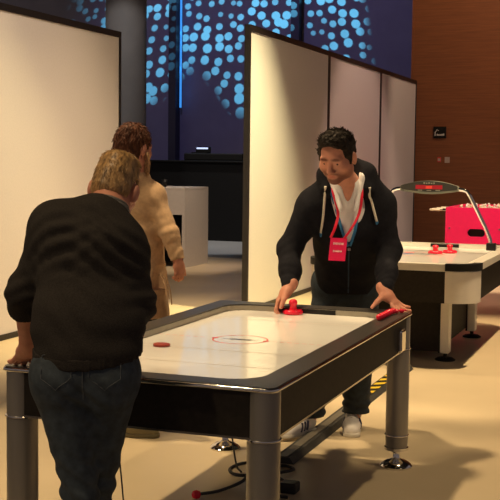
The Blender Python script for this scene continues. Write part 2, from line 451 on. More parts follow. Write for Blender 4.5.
# ------------------------------------------------------------------ setting
def struct(name, mb, m, **kw): return tag(mb.build(name, m, **kw), kind='structure')
struct('floor', MB().box(-16, 6, -2, 17.0, -.1, 0), M['floor'])
struct('floor_stage', MB().box(-16, 6, 17.0, 25, -.1, .004), M['carpet'])
struct('ceiling', MB().box(-16, 6, -2, 25, 8.2, 8.3), M['ceiling'])
struct('wall_back', MB().box(-16, -4.16, 24, 24.2, 0, 8.2), M['backwall'])
struct('wall_right', MB().box(-4.2, 6, 19.6, 19.8, 0, 8.2), M['wood'])
struct('trim_1', MB().box(-4.24, -4.2, 19.58, 24.0, 0, 8.2), M['wood'])

# upright joints of the back wall, one carrying a thin strip of blue light
for i, x in enumerate((-10.62, -7.72)):
    o = struct('trim_%d' % (i+2), MB().box(x-.09, x+.09, 23.75, 24.0, 0, 8.2), M['post'])
strip = tag(MB().box(-10.455, -10.43, 23.8, 23.86, 2.75, 8.0).build('light_strip', M['bluelight']), 'thin upright strip of blue light on the dark back wall', 'light')
tag(autosmooth(MB().lathe((-8.53, 17.2, 0), [(.34, 0), (.34, 8.2)], 48).build('column', M['column'])), kind='structure')

# black bar at the back with a box and a lit laptop
t = thing('bar_counter', (-8.6, 20.6, 0), 'long black bar standing against the far back wall', 'bar counter')
MB().box(-13.5, -4.6, 20.5, 21.2, 0, 1.52).build('body', M['black'], t, bevel=.01); MB().box(-13.5, -4.55, 20.42, 21.25, 1.52, 1.56).build('counter_top', M['black'], t, bevel=.01)
tag(MB().box(-8.95, -7.72, 20.6, 21.1, 1.56, 1.70).build('equipment_case', M['black'], bevel=.02), 'low black case lying on the bar top at the back', 'case')
t = thing('laptop', (-8.66, 20.8, 1.70), 'open laptop with a faintly lit screen on the black case', 'laptop')
MB().box(-8.82, -8.50, 20.68, 20.90, 1.70, 1.72).build('keyboard_base', M['black'], t)
MB().box(-8.82, -8.50, 20.90, 20.915, 1.72, 1.83).build('lid', M['black'], t); MB().box(-8.80, -8.56, 20.893, 20.899, 1.785, 1.815).build('screen', M['screen'], t)

# white counter unit
t = thing('reception_counter', (-7.0, 15.5, 0), 'white box counter with an open dark shelf behind the person in tan', 'counter')
MB().box(-7.77, -6.54, 15.10, 16.0, 1.13, 1.165).build('counter_top', M['counter'], t, bevel=.004)
MB().box(-6.58, -6.54, 15.10, 16.0, 0, 1.13).build('side_panel', M['counter'], t); MB().box(-7.77, -7.73, 15.10, 16.0, 0, 1.13).build('side_panel', M['counter'], t)
MB().box(-7.73, -6.58, 15.10, 15.14, .77, 1.13).build('front_panel', M['counter'], t)
MB().box(-7.73, -6.58, 15.90, 15.94, 0, 1.13).build('back_panel', M['black'], t); MB().box(-7.73, -6.58, 15.14, 15.9, .35, .38).build('shelf', M['black'], t)
t = thing('drinks_cup', (-6.95, 15.3, 1.165), 'small dark cup standing on the white counter', 'cup')
MB().lathe((-6.95, 15.3, 1.165), [(.03, 0), (.042, .11), (.038, .11), (.028, .01)], 20).build('cup_body', M['black'], t, smooth=True)

# partition walls
def partition(name, x, ys, h, face, label, group):
    for i in range(len(ys)-1):
        y0, y1 = ys[i], ys[i+1]
        t = thing('partition_panel', (x, (y0+y1)/2, 0), label[i], 'partition panel', group)
        w_ = .035
        MB().box(x-.018, x+.018, y0+w_, y1-w_, .05, h-.06).build('board', M['board'], t)
        MB().box(x-.03, x+.03, y0, y1, h-.06, h).build('top_rail', M['frame'], t)
        MB().box(x-.03, x+.03, y0, y1, 0, .05).build('bottom_rail', M['frame'], t)
        for a, b in ((y0, y0+w_), (y1-w_, y1)): MB().box(x-.03, x+.03, a, b, .05, h-.06).build('post', M['frame'], t)
partition('partition_panel', -5.33, (5.1, 7.83, 10.58), 2.86, 1,
          ['white partition panel on the left, the near one behind the man in charcoal', 'white partition panel on the left, its far end beside the person in tan'], 'left partition')
partition('partition_panel', -4.03, (10.86, 13.74, 16.46, 18.96), 2.935, 1,
          ['white black-framed panel, nearest and widest of the right partition', 'white black-framed middle panel behind the man in the navy hoodie', 'white black-framed panel of the right partition next to the wood wall'], 'right partition')

# signs on the wood wall
t = thing('wall_sign', (-3.715, 19.58, 2.09), 'small black sign with white pictogram and lettering on the wood wall', 'sign')
MB().box(-3.825, -3.605, 19.575, 19.6, 1.99, 2.19).build('plate', M['black'], t)
b = MB().box(-3.80, -3.785, 19.57, 19.575, 2.03, 2.10)
b.tube([(-3.79, 19.571, 2.09), (-3.76, 19.571, 2.14), (-3.735, 19.571, 2.12)], .006, 6)
for k, (a, c, h) in enumerate(((-3.765, -3.745, .03), (-3.74, -3.715, .024), (-3.71, -3.69, .024), (-3.685, -3.66, .03), (-3.655, -3.635, .036))):
    b.box(a, c, 19.57, 19.575, 2.035, 2.035+h)
b.build('lettering', M['sign_ink'], t)
t = thing('wall_switch', (-3.715, 19.58, 1.62), 'reddish switch left of the pale plate on the wood wall', 'switch'); 
MB().box(-3.745, -3.685, 19.585, 19.6, 1.58, 1.665).build('plate', M['redline'], t); MB().box(-3.735, -3.695, 19.578, 19.585, 1.60, 1.645).build('button', M['switch'], t)
t = thing('wall_socket', (-3.575, 19.58, 1.62), 'pale switch plate below the black sign, the right one', 'switch')
MB().box(-3.62, -3.535, 19.585, 19.6, 1.57, 1.67).build('plate', M['switch'], t, bevel=.004); MB().box(-3.60, -3.555, 19.58, 19.585, 1.59, 1.65).build('rocker', M['switch'], t)

# ------------------------------------------------------------------ the near air hockey table
TX, TY, HX, HY = -1.733, 4.638, .53, 1.093
PZ = .772
t1 = thing('air_hockey_table', (TX, TY, 0), 'near air hockey table with black sides, silver legs and a charcoal rail', 'air hockey table')
autosmooth(MB().ring(rrect(TX, TY, HX-.105, HY-.105, .13), rrect(TX, TY, HX-.004, HY-.004, .03), .787, .805).build('rail', M['rail'], t1))
rail_obj = [c for c in t1.children][0]
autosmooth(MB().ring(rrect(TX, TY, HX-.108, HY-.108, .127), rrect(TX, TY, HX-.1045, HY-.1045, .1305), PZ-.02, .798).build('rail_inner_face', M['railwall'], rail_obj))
autosmooth(MB().tube([(x, y, .7935) for x, y in rrect(TX, TY, HX-.004, HY-.004, .034)], .0085, 10, True).build('edge_trim', M['chrome'], rail_obj))
pf = MB().prism(rrect(TX, TY, HX-.106, HY-.106, .129), PZ-.02, PZ).build('playfield', M['play'], t1)
def ringflat(cx, cy, r0, r1, z, n=64):
    b = MB(); vs = []; fs = []
    for k in range(n):
        a = 2*PI*k/n; vs += [(cx+r0*math.cos(a), cy+r0*math.sin(a), z), (cx+r1*math.cos(a), cy+r1*math.sin(a), z)]
    for k in range(n): fs.append((2*k, 2*k+1, (2*k+3) % (2*n), (2*k+2) % (2*n)))
    return b.add(vs, fs)
def stroke(b, x0, y0, x1, y1, w_, z):
    d_ = nrm(V(x1-x0, y1-y0))*w_/2; n_ = V(-d_[1], d_[0])
    return b.add([(x0+n_[0], y0+n_[1], z), (x0-n_[0], y0-n_[1], z), (x1-n_[0], y1-n_[1], z), (x1+n_[0], y1+n_[1], z)], [(0, 1, 2, 3)])
CX, CY = -1.752, 4.675; z_ = PZ+.0008
b = ringflat(CX, CY, .118, .124, z_)
for sx in (-1, 1):
    b.add(*(lambda q: (q.v, q.f))(ringflat(CX+sx*.121, CY, .006, .014, z_+.0002, 20)))
b.build('centre_circle', M['redline'], pf)
for a0, a1 in ((TX-HX+.115, CX-.15), (CX+.15, TX+HX-.115)):
    b = MB(); x = a0
    while x < a1-.02:
        stroke(b, x, CY, x+.022, CY, .004, z_); x += .034
    b.build('centre_line', M['redline'], pf)
for yy in (CY-.30, CY+.62, CY-.62): stroke(MB(), TX-HX+.11, yy, TX+HX-.11, yy, .004, z_).build('field_line', M['inkline'], pf)
b = MB()                                    # the small dark script in the centre circle
rs = random.Random(3); x = CX-.085
while x < CX+.085:
    big = abs(x-CX) < .05; hh = .018 if big else .009
    stroke(b, x, CY-hh*rs.uniform(.5, 1), x+.004, CY+hh*rs.uniform(.5, 1), .0045 if big else .003, z_+.0003)
    x += .0075 if big else .011
b.build('centre_lettering', M['ink'], pf)
for sy, y in ((1, TY+HY-.1085), (-1, TY-HY+.1085)):      # goal mouths
    MB().box(TX-.15, TX+.15, y-.002, y+.002, PZ+.001, .797).build('goal_slot', M['black'], t1)
ax, ay = HX-.012, HY-.012
for nm, bx in (('apron_side', (TX+ax-.02, TX+ax, TY-ay+.07, TY+ay-.07)), ('apron_side', (TX-ax, TX-ax+.02, TY-ay+.07, TY+ay-.07)),
               ('apron_end', (TX-ax+.07, TX+ax-.07, TY-ay, TY-ay+.02)), ('apron_end', (TX-ax+.07, TX+ax-.07, TY+ay-.02, TY+ay))):
    a = MB().box(*bx, .628, .787).build(nm, M['apron'], t1)
    MB().box(bx[0]-.003, bx[1]+.003, bx[2]-.003, bx[3]+.003, .620, .628).build('bottom_trim', M['trim'], a)
MB().box(TX-ax+.03, TX+ax-.03, TY-ay+.03, TY+ay-.03, .63, .645).build('under_board', M['black'], t1)
def hockey_leg(x, y):
    l = autosmooth(MB().lathe((x, y, 0), [(.057, .620), (.057, .787)], 40).build('leg', M['silver'], t1))
    autosmooth(MB().lathe((x, y, 0), [(.056, .10), (.058, .145), (.058, .165), (.058, .618)], 40).build('lower_tube', M['silver'], l))
    for z in (.618, .168): autosmooth(MB().lathe((x, y, z), [(.056, -.005), (.062, -.003), (.063, 0), (.062, .003), (.056, .005)], 40).build('ring', M['chrome'], l))
    autosmooth(MB().lathe((x, y, 0), [(.082, 0), (.084, .008), (.074, .02), (.05, .034), (.022, .044), (.018, .05), (.018, .085), (.05, .088), (.062, .092), (.062, .105), (.056, .108)], 40).build('foot', M['chrome'], l))
for sx in (-1, 1):
    for sy in (-1, 1): hockey_leg(TX+sx*(HX-.057), TY+sy*(HY-.057))
for sx in (1, -1):
    MB().box(TX+sx*.522-.014, TX+sx*.522+.020, TY+HY-.30, TY+HY-.20, .632, .742).build('latch', M['chrome'], t1, bevel=.01)

# ------------------------------------------------------------------ loose pieces on the near table
def mallet(x, y, z, label, group=None, s=1.0):
    t = thing('mallet', (x, y, z), label, 'mallet', group)
    autosmooth(MB().lathe((x, y, z), [(.040*s, 0), (.050*s, .003), (.052*s, .010), (.050*s, .018), (.044*s, .024), (.036*s, .020), (.020*s, .016)], 36).build('base', M['red'], t))
    autosmooth(MB().lathe((x, y, z), [(.022*s, .014), (.019*s, .030), (.017*s, .045), (.021*s, .056), (.022*s, .064), (.019*s, .072), (.010*s, .078), (.002*s, .079)], 28).build('knob', M['red'], t))
    return t
mallet(-1.798, 5.575, PZ, 'red mallet under the hand of the man in the navy hoodie')
tag(autosmooth(MB().lathe((-1.994, 4.37, PZ), [(.030, 0), (.036, .002), (.037, .006), (.036, .010), (.030, .012), (.002, .0115)], 36).build('puck', M['puckred'])), 'flat red puck lying on the white field of the near table', 'puck')
t = thing('score_bead_string', (-1.28, 5.45, .805), 'bent string of red beads lying on the corner of the near rail', 'bead string')
path = spline([(-1.275, 5.30, .823), (-1.272, 5.42, .823), (-1.272, 5.51, .823), (-1.262, 5.575, .822), (-1.240, 5.60, .82), (-1.216, 5.63, .82)], 12)
MB().tube([tuple(p) for p in path], .004, 6).build('thread', M['red'], t)
last = path[0]; bi = 0
for i, p in enumerate(path):
    if i == 0 or np.linalg.norm(p-last) > (.040 if p[1] < 5.57 else .03):
        r = .0155 if p[1] < 5.57 else .012
        p = V(p[0], p[1], .806+r)
        autosmooth(MB().lathe(tuple(p), [(r*math.sin(a)+.0005, -r*math.cos(a)) for a in np.linspace(0, PI, 11)], 18).build('bead', M['red'], t)); last = path[i]

# ------------------------------------------------------------------ the second air hockey table
QX, QY, GX, GY = -1.985, 9.69, .665, 1.16
t2 = thing('air_hockey_table', (QX, QY, 0), 'white air hockey table with rounded corners and an overhead scoreboard, farther back', 'air hockey table')
o = MB().ring(rrect(QX, QY, GX-.10, GY-.10, .16, 12), rrect(QX, QY, GX, GY, .20, 12), .745, .80).build('rail', M['white'], t2); autosmooth(o)
pf2 = MB().prism(rrect(QX, QY, GX-.101, GY-.101, .159), .74, .765).build('playfield', M['play'], t2)
b = ringflat(-2.03, 9.86, .20, .215, .7658); b.build('centre_circle', M['redline'], pf2)
b = MB()
for k in range(16): stroke(b, -2.06+k*.012, 9.86-.05*rs.random(), -2.053+k*.012, 9.86+.06*rs.random(), .008, .766)
b.build('centre_lettering', M['ink'], pf2)
b = MB(); stroke(b, -2.20, 9.85, -2.08, 9.855, .07, .766); b.build('field_logo', M['blueprint'], pf2)
b = MB(); stroke(b, -2.19, 10.0, -2.10, 10.0, .05, .766); b.build('field_logo', M['redline'], pf2)
MB().box(-2.10, -1.83, QY+GY-.103, QY+GY-.098, .768, .797).build('goal_slot', M['black'], t2)
MB().box(-2.10, -1.83, QY+GY-.098, QY+GY-.07, .7995, .802).build('goal_rim', M['black'], t2)
MB().prism(rrect(QX, QY, GX-.03, GY-.03, .17, 12), .50, .745).build('apron', M['apron'], t2)
def corner(sx, sy):
    arc = []
    r, cx, cy = .20, QX+sx*(GX-.20), QY+sy*(GY-.20)
    angs = [k/14*PI/2 for k in range(15)]
    out = [(cx+sx*(r+.006)*math.cos(a), cy+sy*(r+.006)*math.sin(a)) for a in angs]
    out = [(out[0][0], out[0][1]-sy*.03)]+out+[(out[-1][0]-sx*.03, out[-1][1])]
    inn = [(cx+sx*(r-.03)*math.cos(a), cy+sy*(r-.03)*math.sin(a)) for a in angs]
    inn = [(inn[0][0], inn[0][1]-sy*.03)]+inn+[(inn[-1][0]-sx*.03, inn[-1][1])]
    c = autosmooth(MB().prism(out+inn[::-1], .505, .745).build('corner_panel', M['whitepanel'], t2))
    cap_o = [(cx+sx*(r+.016)*math.cos(a), cy+sy*(r+.016)*math.sin(a)) for a in angs]
    cap_o = [(cap_o[0][0], cap_o[0][1]-sy*.03)]+cap_o+[(cap_o[-1][0]-sx*.03, cap_o[-1][1])]
    cap_i = [(cx+sx*(r-.05)*math.cos(a), cy+sy*(r-.05)*math.sin(a)) for a in angs]
    cap_i = [(cap_i[0][0], cap_i[0][1]-sy*.03)]+cap_i+[(cap_i[-1][0]-sx*.03, cap_i[-1][1])]
    autosmooth(MB().prism(cap_o+cap_i[::-1], .752, .806).build('corner_bumper', M['black'], c))
for sx in (-1, 1):
    for sy in (-1, 1): corner(sx, sy)
MB().box(QX-.33, QX+.33, 9.02, 10.22, .09, .50).build('pedestal', M['apron'], t2)
for x in (-1.61, -2.39):
    for y in (8.95, 10.26):
        l = MB().box(x-.035, x+.035, y-.06, y+.06, .06, .52).build('leg', M['whitepanel'], t2, bevel=.01)
        MB().box(x-.05 if x > QX else x+.036, x-.036 if x > QX else x+.05, y-.05, y+.05, .06, .5).build('leg_liner', M['black'], l)
        autosmooth(MB().lathe((x, y, 0), [(.08, 0), (.082, .008), (.06, .022), (.016, .03), (.016, .062)], 32).build('foot', M['black'], l))
MB().box(QX-.33, QX+.33, 8.96, 9.02, .06, .50).build('end_board', M['apron'], t2)
# overhead scoreboard on its arch
sy_ = 10.13; SX = -2.0
PX0, PX1 = -2.56, -1.44
arch = autosmooth(MB().tube([tuple(p) for p in [(PX0, sy_, .82), (PX0+.012, sy_, .90), (PX0+.055, sy_, 1.00), (PX0+.195, sy_, 1.27), (PX0+.225, sy_, 1.315), (PX0+.26, sy_, 1.328), (SX-.24, sy_, 1.335)]], .017, 16).build('arch_tube', M['chrome'], t2))
autosmooth(MB().tube([tuple(p) for p in [(PX1, sy_, .82), (PX1-.012, sy_, .90), (PX1-.055, sy_, 1.00), (PX1-.195, sy_, 1.27), (PX1-.225, sy_, 1.315), (PX1-.26, sy_, 1.328), (SX+.24, sy_, 1.335)]], .017, 16).build('arch_tube', M['chrome'], t2))
for x in (PX0, PX1): MB().box(x-.04, x+.04, sy_-.04, sy_+.04, .80, .865).build('arch_base', M['black'], t2, bevel=.006)
prof = []
N = 24
for k in range(N+1):
    u = -1+2*k/N; prof.append((SX+.262*u, 1.335+.018+.052*math.cos(u*PI/2)**.8))
for k in range(N+1):
    u = 1-2*k/N; prof.append((SX+.262*u, 1.335-.018-.030*math.cos(u*PI/2)**.8))
sb = MB().prism(prof, sy_-.03, sy_+.03, lambda x, y, z: (x, z, y)).build('scoreboard', M['sedge'], t2)
pin = [(SX+(x-SX)*.97, 1.339+(z-1.339)*.80+.009) for x, z in prof]
MB().prism(pin, sy_-.034, sy_-.03, lambda x, y, z: (x, z, y)).build('face', M['sbody'], sb)
for x in (-.075, .075): MB().box(SX+x-.045, SX+x+.045, sy_-.038, sy_-.034, 1.330, 1.366).build('led_display', M['led'], sb)
MB().box(SX-.028, SX+.028, sy_-.038, sy_-.034, 1.334, 1.362).build('led_timer', M['redline'], sb)
b = MB()
for k in range(5): b.box(SX-.05+k*.022, SX-.036+k*.022, sy_-.037, sy_-.034, 1.376, 1.376+.012*(1 if k % 2 else 1.3))
b.build('lettering', M['sedge'], sb)
for x in (-.08, 0, .08): MB().box(SX+x-.02, SX+x+.02, sy_-.037, sy_-.034, 1.316, 1.324).build('score_caption', M['sedge'], sb)
mallet(-1.905, 9.98, .765, 'red mallet on the white table, left of a close pair', 'mallets on the far table', 1.25)
mallet(-1.80, 10.10, .765, 'red mallet on the white table, right of a close pair', 'mallets on the far table', 1.25)

# ------------------------------------------------------------------ pink football table
FX, FY = -2.36, 15.7
t3 = thing('football_table', (FX, FY, 0), 'hot pink table football cabinet with an oval hole in its end', 'table football')
x0, x1, y0, y1, zb, zt = -2.74, -1.98, 15.0, 16.4, .40, .985
MB().box(x0, x0+.04, y0+.04, y1-.04, zb, zt).build('side_board', M['pink'], t3, bevel=.006); MB().box(x1-.04, x1, y0+.04, y1-.04, zb, zt).build('side_board', M['pink'], t3, bevel=.006)
# end boards with a real oval opening
def end_board(y):
    b = MB(); hx, hz, r = .115, .052, .052; cz = .655; cx = -2.335; n = 12; inner = []
    for k in range(4*n):
        a = 2*PI*k/(4*n); ca, sa = math.cos(a), math.sin(a)
        inner.append((cx+(hx-r)*(1 if ca > 0 else -1)+r*ca, cz+r*sa))
    outer = []
    for (px, pz) in inner:
        dx_, dz_ = px-cx, (pz-cz)*2.2+1e-9
        sxx = ((x1-cx) if dx_ > 0 else (cx-x0))/max(abs(dx_), 1e-9); szz = ((zt-cz) if dz_ > 0 else (cz-zb))/max(abs(dz_), 1e-9); s_ = min(sxx, szz)
        outer.append((cx+dx_*s_, cz+dz_*s_))
    m = len(inner); vs = []
    for yy in (y, y+.04): vs += [(p[0], yy, p[1]) for p in inner]+[(p[0], yy, p[1]) for p in outer]
    # corners of the rectangle are closed with triangles
    fs = []
    for k in range(m):
        j = (k+1) % m
        fs += [(k, j, m+j, m+k), (2*m+k, 3*m+k, 3*m+j, 2*m+j), (k, 2*m+k, 2*m+j, j)]
    b.add(vs, fs)
    for (cx_, cz_) in ((x0, zb), (x1, zb), (x1, zt), (x0, zt)):
        ks = [k for k in range(m) if (abs(outer[k][0]-cx_) < 1e-6) != (abs(outer[(k+1) % m][0]-cx_) < 1e-6) and (outer[k][1]-cz_)*(cz_-cz) > -.3 and abs(outer[k][0]-cx_) < .5 and abs(outer[k][1]-cz_) < .3]
        for k in ks:
            j = (k+1) % m
            for yy in (y, y+.04): b.add([(outer[k][0], yy, outer[k][1]), (outer[j][0], yy, outer[j][1]), (cx_, yy, cz_)], [(0, 1, 2)])
    b.box(x0, x1, y+.012, y+.03, zt-.006, zt)
    e_ = b.build('end_board', M['pink'], t3)
    MB().box(cx-.14, cx+.14, y+.045, y+.06, cz-.09, cz+.09).build('goal_box', M['black'], e_)
    return e_
end_board(15.0); end_board(16.36)
MB().box(x0+.04, x1-.04, y0+.06, y1-.06, .74, .76).build('pitch', M['cream'], t3)
MB().box(x0+.04, x1-.04, y0+.04, y1-.04, zb, zb+.02).build('bottom_board', M['black'], t3)
for x in (x0+.06, x1-.06):
    for y in (y0+.08, y1-.08): MB().box(x-.05, x+.05, y-.05, y+.05, 0, zb).build('leg', M['black'], t3, bevel=.01)
for k in range(8):
    y = y0+.14+k*.16; zr = .94; left = k in (0, 1, 3, 5)
    a, c = (x0-.10, x1+.12) if left else (x0-.12, x1+.10)
    rd = autosmooth(MB().lathe((0, y, zr), [(.008, a), (.008, c)], 10, 'x').build('rod', M['chrome'], t3))
    hx = (x0-.24, x0-.10) if left else (x1+.10, x1+.24)
    autosmooth(MB().lathe((0, y, zr), [(.012, hx[0]), (.017, hx[0]+.01), (.015, (hx[0]+hx[1])/2), (.017, hx[1]-.01), (.010, hx[1])], 12, 'x').build('handle', M['cream'], rd))
    for q in (3, 2, 5, 3, 3, 5, 2, 3)[k:k+1]:
        for j in range(q):
            x = x0+.38+(j-(q-1)/2)*.62/q
            autosmooth(MB().lathe((x, y, 0), [(.012, .80), (.015, .83), (.010, .87), (.020, .89), (.024, .93), (.020, .965), (.010, .972), (.017, .985), (.016, 1.0), (.004, 1.012)], 12).build('player', M['cream'] if k % 2 == 0 else M['white'], rd))
for x in (x0+.055, x1-.055): autosmooth(MB().lathe((x, y0, .71), [(.012, -.004), (.012, .0)], 12, 'y').build('bolt', M['chrome'], t3))

# ------------------------------------------------------------------ floor pieces
t4 = thing('cable_ramp', (-1.83, 6.9, 0), 'long dark cable ramp with a hazard striped end, crossing behind the near table', 'cable ramp')
pr = [(-.064, 0), (-.042, .032), (.042, .032), (.064, 0)]
MB().prism(pr, 5.50, 8.45, lambda x, y, z: (-1.822+x, z, y)).build('base', M['ramp'], t4)
MB().box(-1.845, -1.799, 5.51, 6.9, .032, .036).build('lid', M['ramptop'], t4)
b = MB()
for k in range(7):
    y = 7.1+k*.16
    b.add([(-1.855, y, .0332), (-1.789, y+.05, .0332), (-1.789, y+.12, .0332), (-1.855, y+.07, .0332)], [(0, 1, 2, 3)])
b.build('hazard_stripe', M['yellow'], t4)
MB().box(-1.860, -1.784, 7.0, 8.3, .0321, .0328).build('striped_lid', M['black'], t4)
CORD = [(-1.815, 3.60, .62), (-1.812, 3.60, .55), (-1.806, 3.61, .45), (-1.795, 3.605, .37), (-1.775, 3.59, .25), (-1.75, 3.58, .12), (-1.72, 3.57, .02), (-1.66, 3.56, .006), (-1.50, 3.50, .006)]
def cable(pts, r, name, label):
    return tag(autosmooth(MB().tube([tuple(p) for p in spline(pts, 10)], r, 8).build(name, M['cable'])), label, 'cable')
cable([(-1.66, 5.12, .008), (-1.75, 5.22, .008), (-1.86, 5.30, .008), (-1.80, 5.43, .008), (-1.72, 5.38, .010), (-1.78, 5.24, .020), (-1.93, 5.17, .012), (-2.02, 5.26, .008), (-2.00, 5.40, .008), (-1.88, 5.44, .008), (-1.80, 5.40, .02)], .008, 'power_cable', 'black power cable coiled on the floor under the near table')
cable([(-1.985, 4.77, .02), (-1.93, 4.90, .008), (-1.86, 5.02, .03), (-1.83, 5.06, .085), (-1.80, 5.06, .03), (-1.75, 5.0, .008), (-1.68, 4.93, .008), (-1.60, 4.92, .008)], .008, 'extension_lead', 'black lead with a red plug running over the floor under the table')
cable([(-2.115, 5.42, .60), (-2.09, 5.40, .40), (-2.05, 5.36, .18), (-2.00, 5.30, .03), (-1.95, 5.24, .008)], .005, 'hanging_wire', 'thin black wire hanging from the table end down to the coil')
cable(CORD, .003, 'thin_cord', 'thin black cord dangling beside the leg of the man in jeans')
t5 = thing('power_adapter', (-1.625, 5.03, 0), 'black power adapter block on the floor by the silver leg', 'adapter')
MB().box(-1.665, -1.585, 4.99, 5.07, 0, .05).build('case', M['cable'], t5, bevel=.008); MB().box(-1.645, -1.605, 5.07, 5.085, .015, .035).build('socket', M['black'], t5)
tag(autosmooth(MB().lathe((-1.99, 4.755, .022), [(.004, -.02), (.018, -.014), (.022, 0), (.018, .014), (.004, .02)], 16).build('red_plug', M['red'])), 'small red plug on the floor at the end of a lead', 'plug')

# ------------------------------------------------------------------ people
A3 = lambda *q: np.array(q, float)
def lerp(a, b, t): return np.array(a)*(1-t)+np.array(b)*t
def shoe(parent, heel, toe, z0, m_up, m_sole, stripes, name='sneaker', lift=0, w_=1.0):
    h = A3(*heel, 0); t = A3(*toe, 0); d = nrm(t-h); s_ = A3(-d[1], d[0], 0); Ln = np.linalg.norm(t-h)
    X = lambda a, b, z: h+d*a*Ln+s_*b+A3(0, 0, z0+z+lift*(1-a))
    F = Field(np.minimum(h, t)-.09, np.maximum(h, t)+A3(.09, .09, .22+z0+lift), .004)
    F.cap(X(.16, 0, .045), X(.55, .0, .040), .036*w_, .040*w_, .02, ax=s_, st=1.0); F.cap(X(.5, 0, .042), X(.84, .004, .030), .040*w_, .034*w_, .02, ax=s_, st=1.12)
    F.cap(X(.16, 0, .05), X(.22, 0, .09), .036, .038, .02); F.cap(X(.30, 0, .085), X(.60, 0, .055), .030, .028, .02)
    F.cap(X(.16, 0, .13), X(.28, 0, .12), .030, .034, .01, op='sub')
    F.plane(X(.5, 0, .018), A3(0, 0, -1)+d*0)
    up = F.build(name, m_up, parent)
    F = Field(np.minimum(h, t)-.09, np.maximum(h, t)+A3(.09, .09, .08+z0+lift), .004)
    F.cap(X(.17, 0, .012), X(.55, 0, .012), .042*w_, .042*w_, .02); F.cap(X(.5, 0, .012), X(.83, .004, .012), .042*w_, .043*w_, .02)
    F.plane(X(.5, 0, .024), (0, 0, 1)); F.plane(X(.5, 0, .001), (0, 0, -1))
    F.build('sole', m_sole, up)
    if stripes:
        for sd in (-1, 1):
            for k in range(3):
                a = .36+k*.085; MB().tube([tuple(X(a+.04, sd*.043*w_, .026)), tuple(X(a+.015, sd*.044*w_, .046)), tuple(X(a-.02, sd*.036*w_, .072))], .0075, 6).build('stripe', M['stripe'], up)
        for k in range(4):
            a = .46+k*.065; z = .116-k*.011
            MB().tube([tuple(X(a, -.026, z-.014)), tuple(X(a+.01, 0, z-.002)), tuple(X(a, .026, z-.014))], .004, 6).build('lace', M['lace'], up)
        MB().tube([tuple(p) for p in spline([X(.44, 0, .118), X(.44, .03, .122), X(.52, .052, .09)], 5)], .003, 6).build('lace', M['lace'], up)
    return up
def skin_color(L_inv, stubble, lips=True, brow=(.25, .2, .2)):
    def fn(co):
        q = L_inv(co); r, f, u = q[:, 0], q[:, 1], q[:, 2]; col = np.ones((len(co), 3), np.float32)
        hd = (np.abs(r) < .12) & (f > -.12) & (f < .14) & (u > -.14) & (u < .16)
        if stubble is not None:
            d = ((u+.095)/.062)**2+(r/.085)**2
            wgt = np.clip(1.5-d, 0, 1)*np.clip((f+.01)/.03, 0, 1)*hd
            wgt *= np.clip((np.sqrt((r/.03)**2+((u+.071)/.013)**2)-.8)/.4, 0, 1)
            wgt *= 1-np.clip(1.3-np.sqrt((r/.022)**2+((u+.032)/.018)**2), 0, 1)
            col = col*(1-wgt[:, None])+np.array(stubble)*wgt[:, None]
        lw = np.clip(1.6-np.sqrt((r/.020)**2+((u+.0715)/.007)**2), 0, 1)*.7*hd*(f > .06)
        col = col*(1-lw[:, None])+np.array([.85, .5, .5])*lw[:, None]
        bw = np.clip(1.8-np.sqrt(((np.abs(r)-.033)/.018)**2+((u-.024)/.0065)**2), 0, 1)*hd*(f > .06)
        col = col*(1-bw[:, None])+np.array(brow)*bw[:, None]
        return col
    return fn
def inv(c, B, S): return lambda co: ((co-np.array(c))@B.T)/S
def eyes(parent, L, S):
    for x in (-1, 1):
        b = MB(); c = L(x*.032, .0835, -.001); r = .0062*S
        b.lathe(tuple(c), [(r*math.sin(a)+.0002, -r*math.cos(a)) for a in np.linspace(0, PI, 9)], 14); autosmooth(b.build('eye', M['eye'], parent))

# ---- man in the navy hoodie, leaning over the far end of the table
p1 = thing('person', (-1.69, 6.25, 0), 'man in a navy hoodie with red lanyard, leaning on the table', 'person')
hc = A3(-1.600, 5.66, 1.588); hB = head_frame((-.13, -.90, -.42), .04); hS = 1.0
neck = A3(-1.598, 5.84, 1.432); shL = A3(-1.785, 5.85, 1.322); shR = A3(-1.452, 5.985, 1.325)
chest = A3(-1.622, 5.95, 1.22); waist = A3(-1.662, 6.13, 1.00); hip = A3(-1.69, 6.22, .88)
elL, wrL = A3(-1.895, 5.80, 1.09), A3(-1.838, 5.635, .908)
elR, wrR = A3(-1.395, 5.99, 1.09), A3(-1.352, 5.715, .905)
hipL, hipR = A3(-1.775, 6.20, .87), A3(-1.605, 6.27, .87)
knL, knR = A3(-1.83, 6.15, .47), A3(-1.62, 6.26, .47); anL, anR = A3(-1.868, 6.165, .11), A3(-1.665, 6.385, .09)
rx = nrm(shR-shL); ra = nrm(chest-waist); fx = nrm(np.cross(ra, rx)); fx = fx if fx[1] < 0 else -fx
F = Field((-2.10, 5.40, .0), (-1.15, 6.60, 1.80), .006)
L1 = head(F, hc, hB, hS, neck+A3(0, .02, 0), .052, 1.12)
F.cap(waist, chest, .095, .11, .04, ax=rx, st=1.4); F.cap(hip, waist, .10, .095, .04, ax=rx, st=1.4); F.cap(shL, shR, .06, .06, .05); F.cap(neck, chest, .07, .09, .05)
F.chain([shL, elL, wrL], [.052, .042, .027]); F.chain([shR, elR, wrR], [.052, .042, .027])
F.chain([hipL, knL, anL], [.075, .05, .036]); F.chain([hipR, knR, anR], [.075, .05, .036])
hand(F, wrL, (-.50, -.30, -.80), (-.90, -.25, .35), -1, 1.2, (.55, .65, .72, .8, .5), .08, .45)
hand(F, wrR, (.62, -.08, -.72), (.55, -.30, .75), 1, 1.12, (-.32, -.34, -.34, -.34, .05), .12, 1.35, .45)
body1 = F.build('body', M['skin'], p1); set_col(body1, skin_color(inv(hc, hB, hS), (.34, .28, .28)))
eyes(p1, L1, hS)
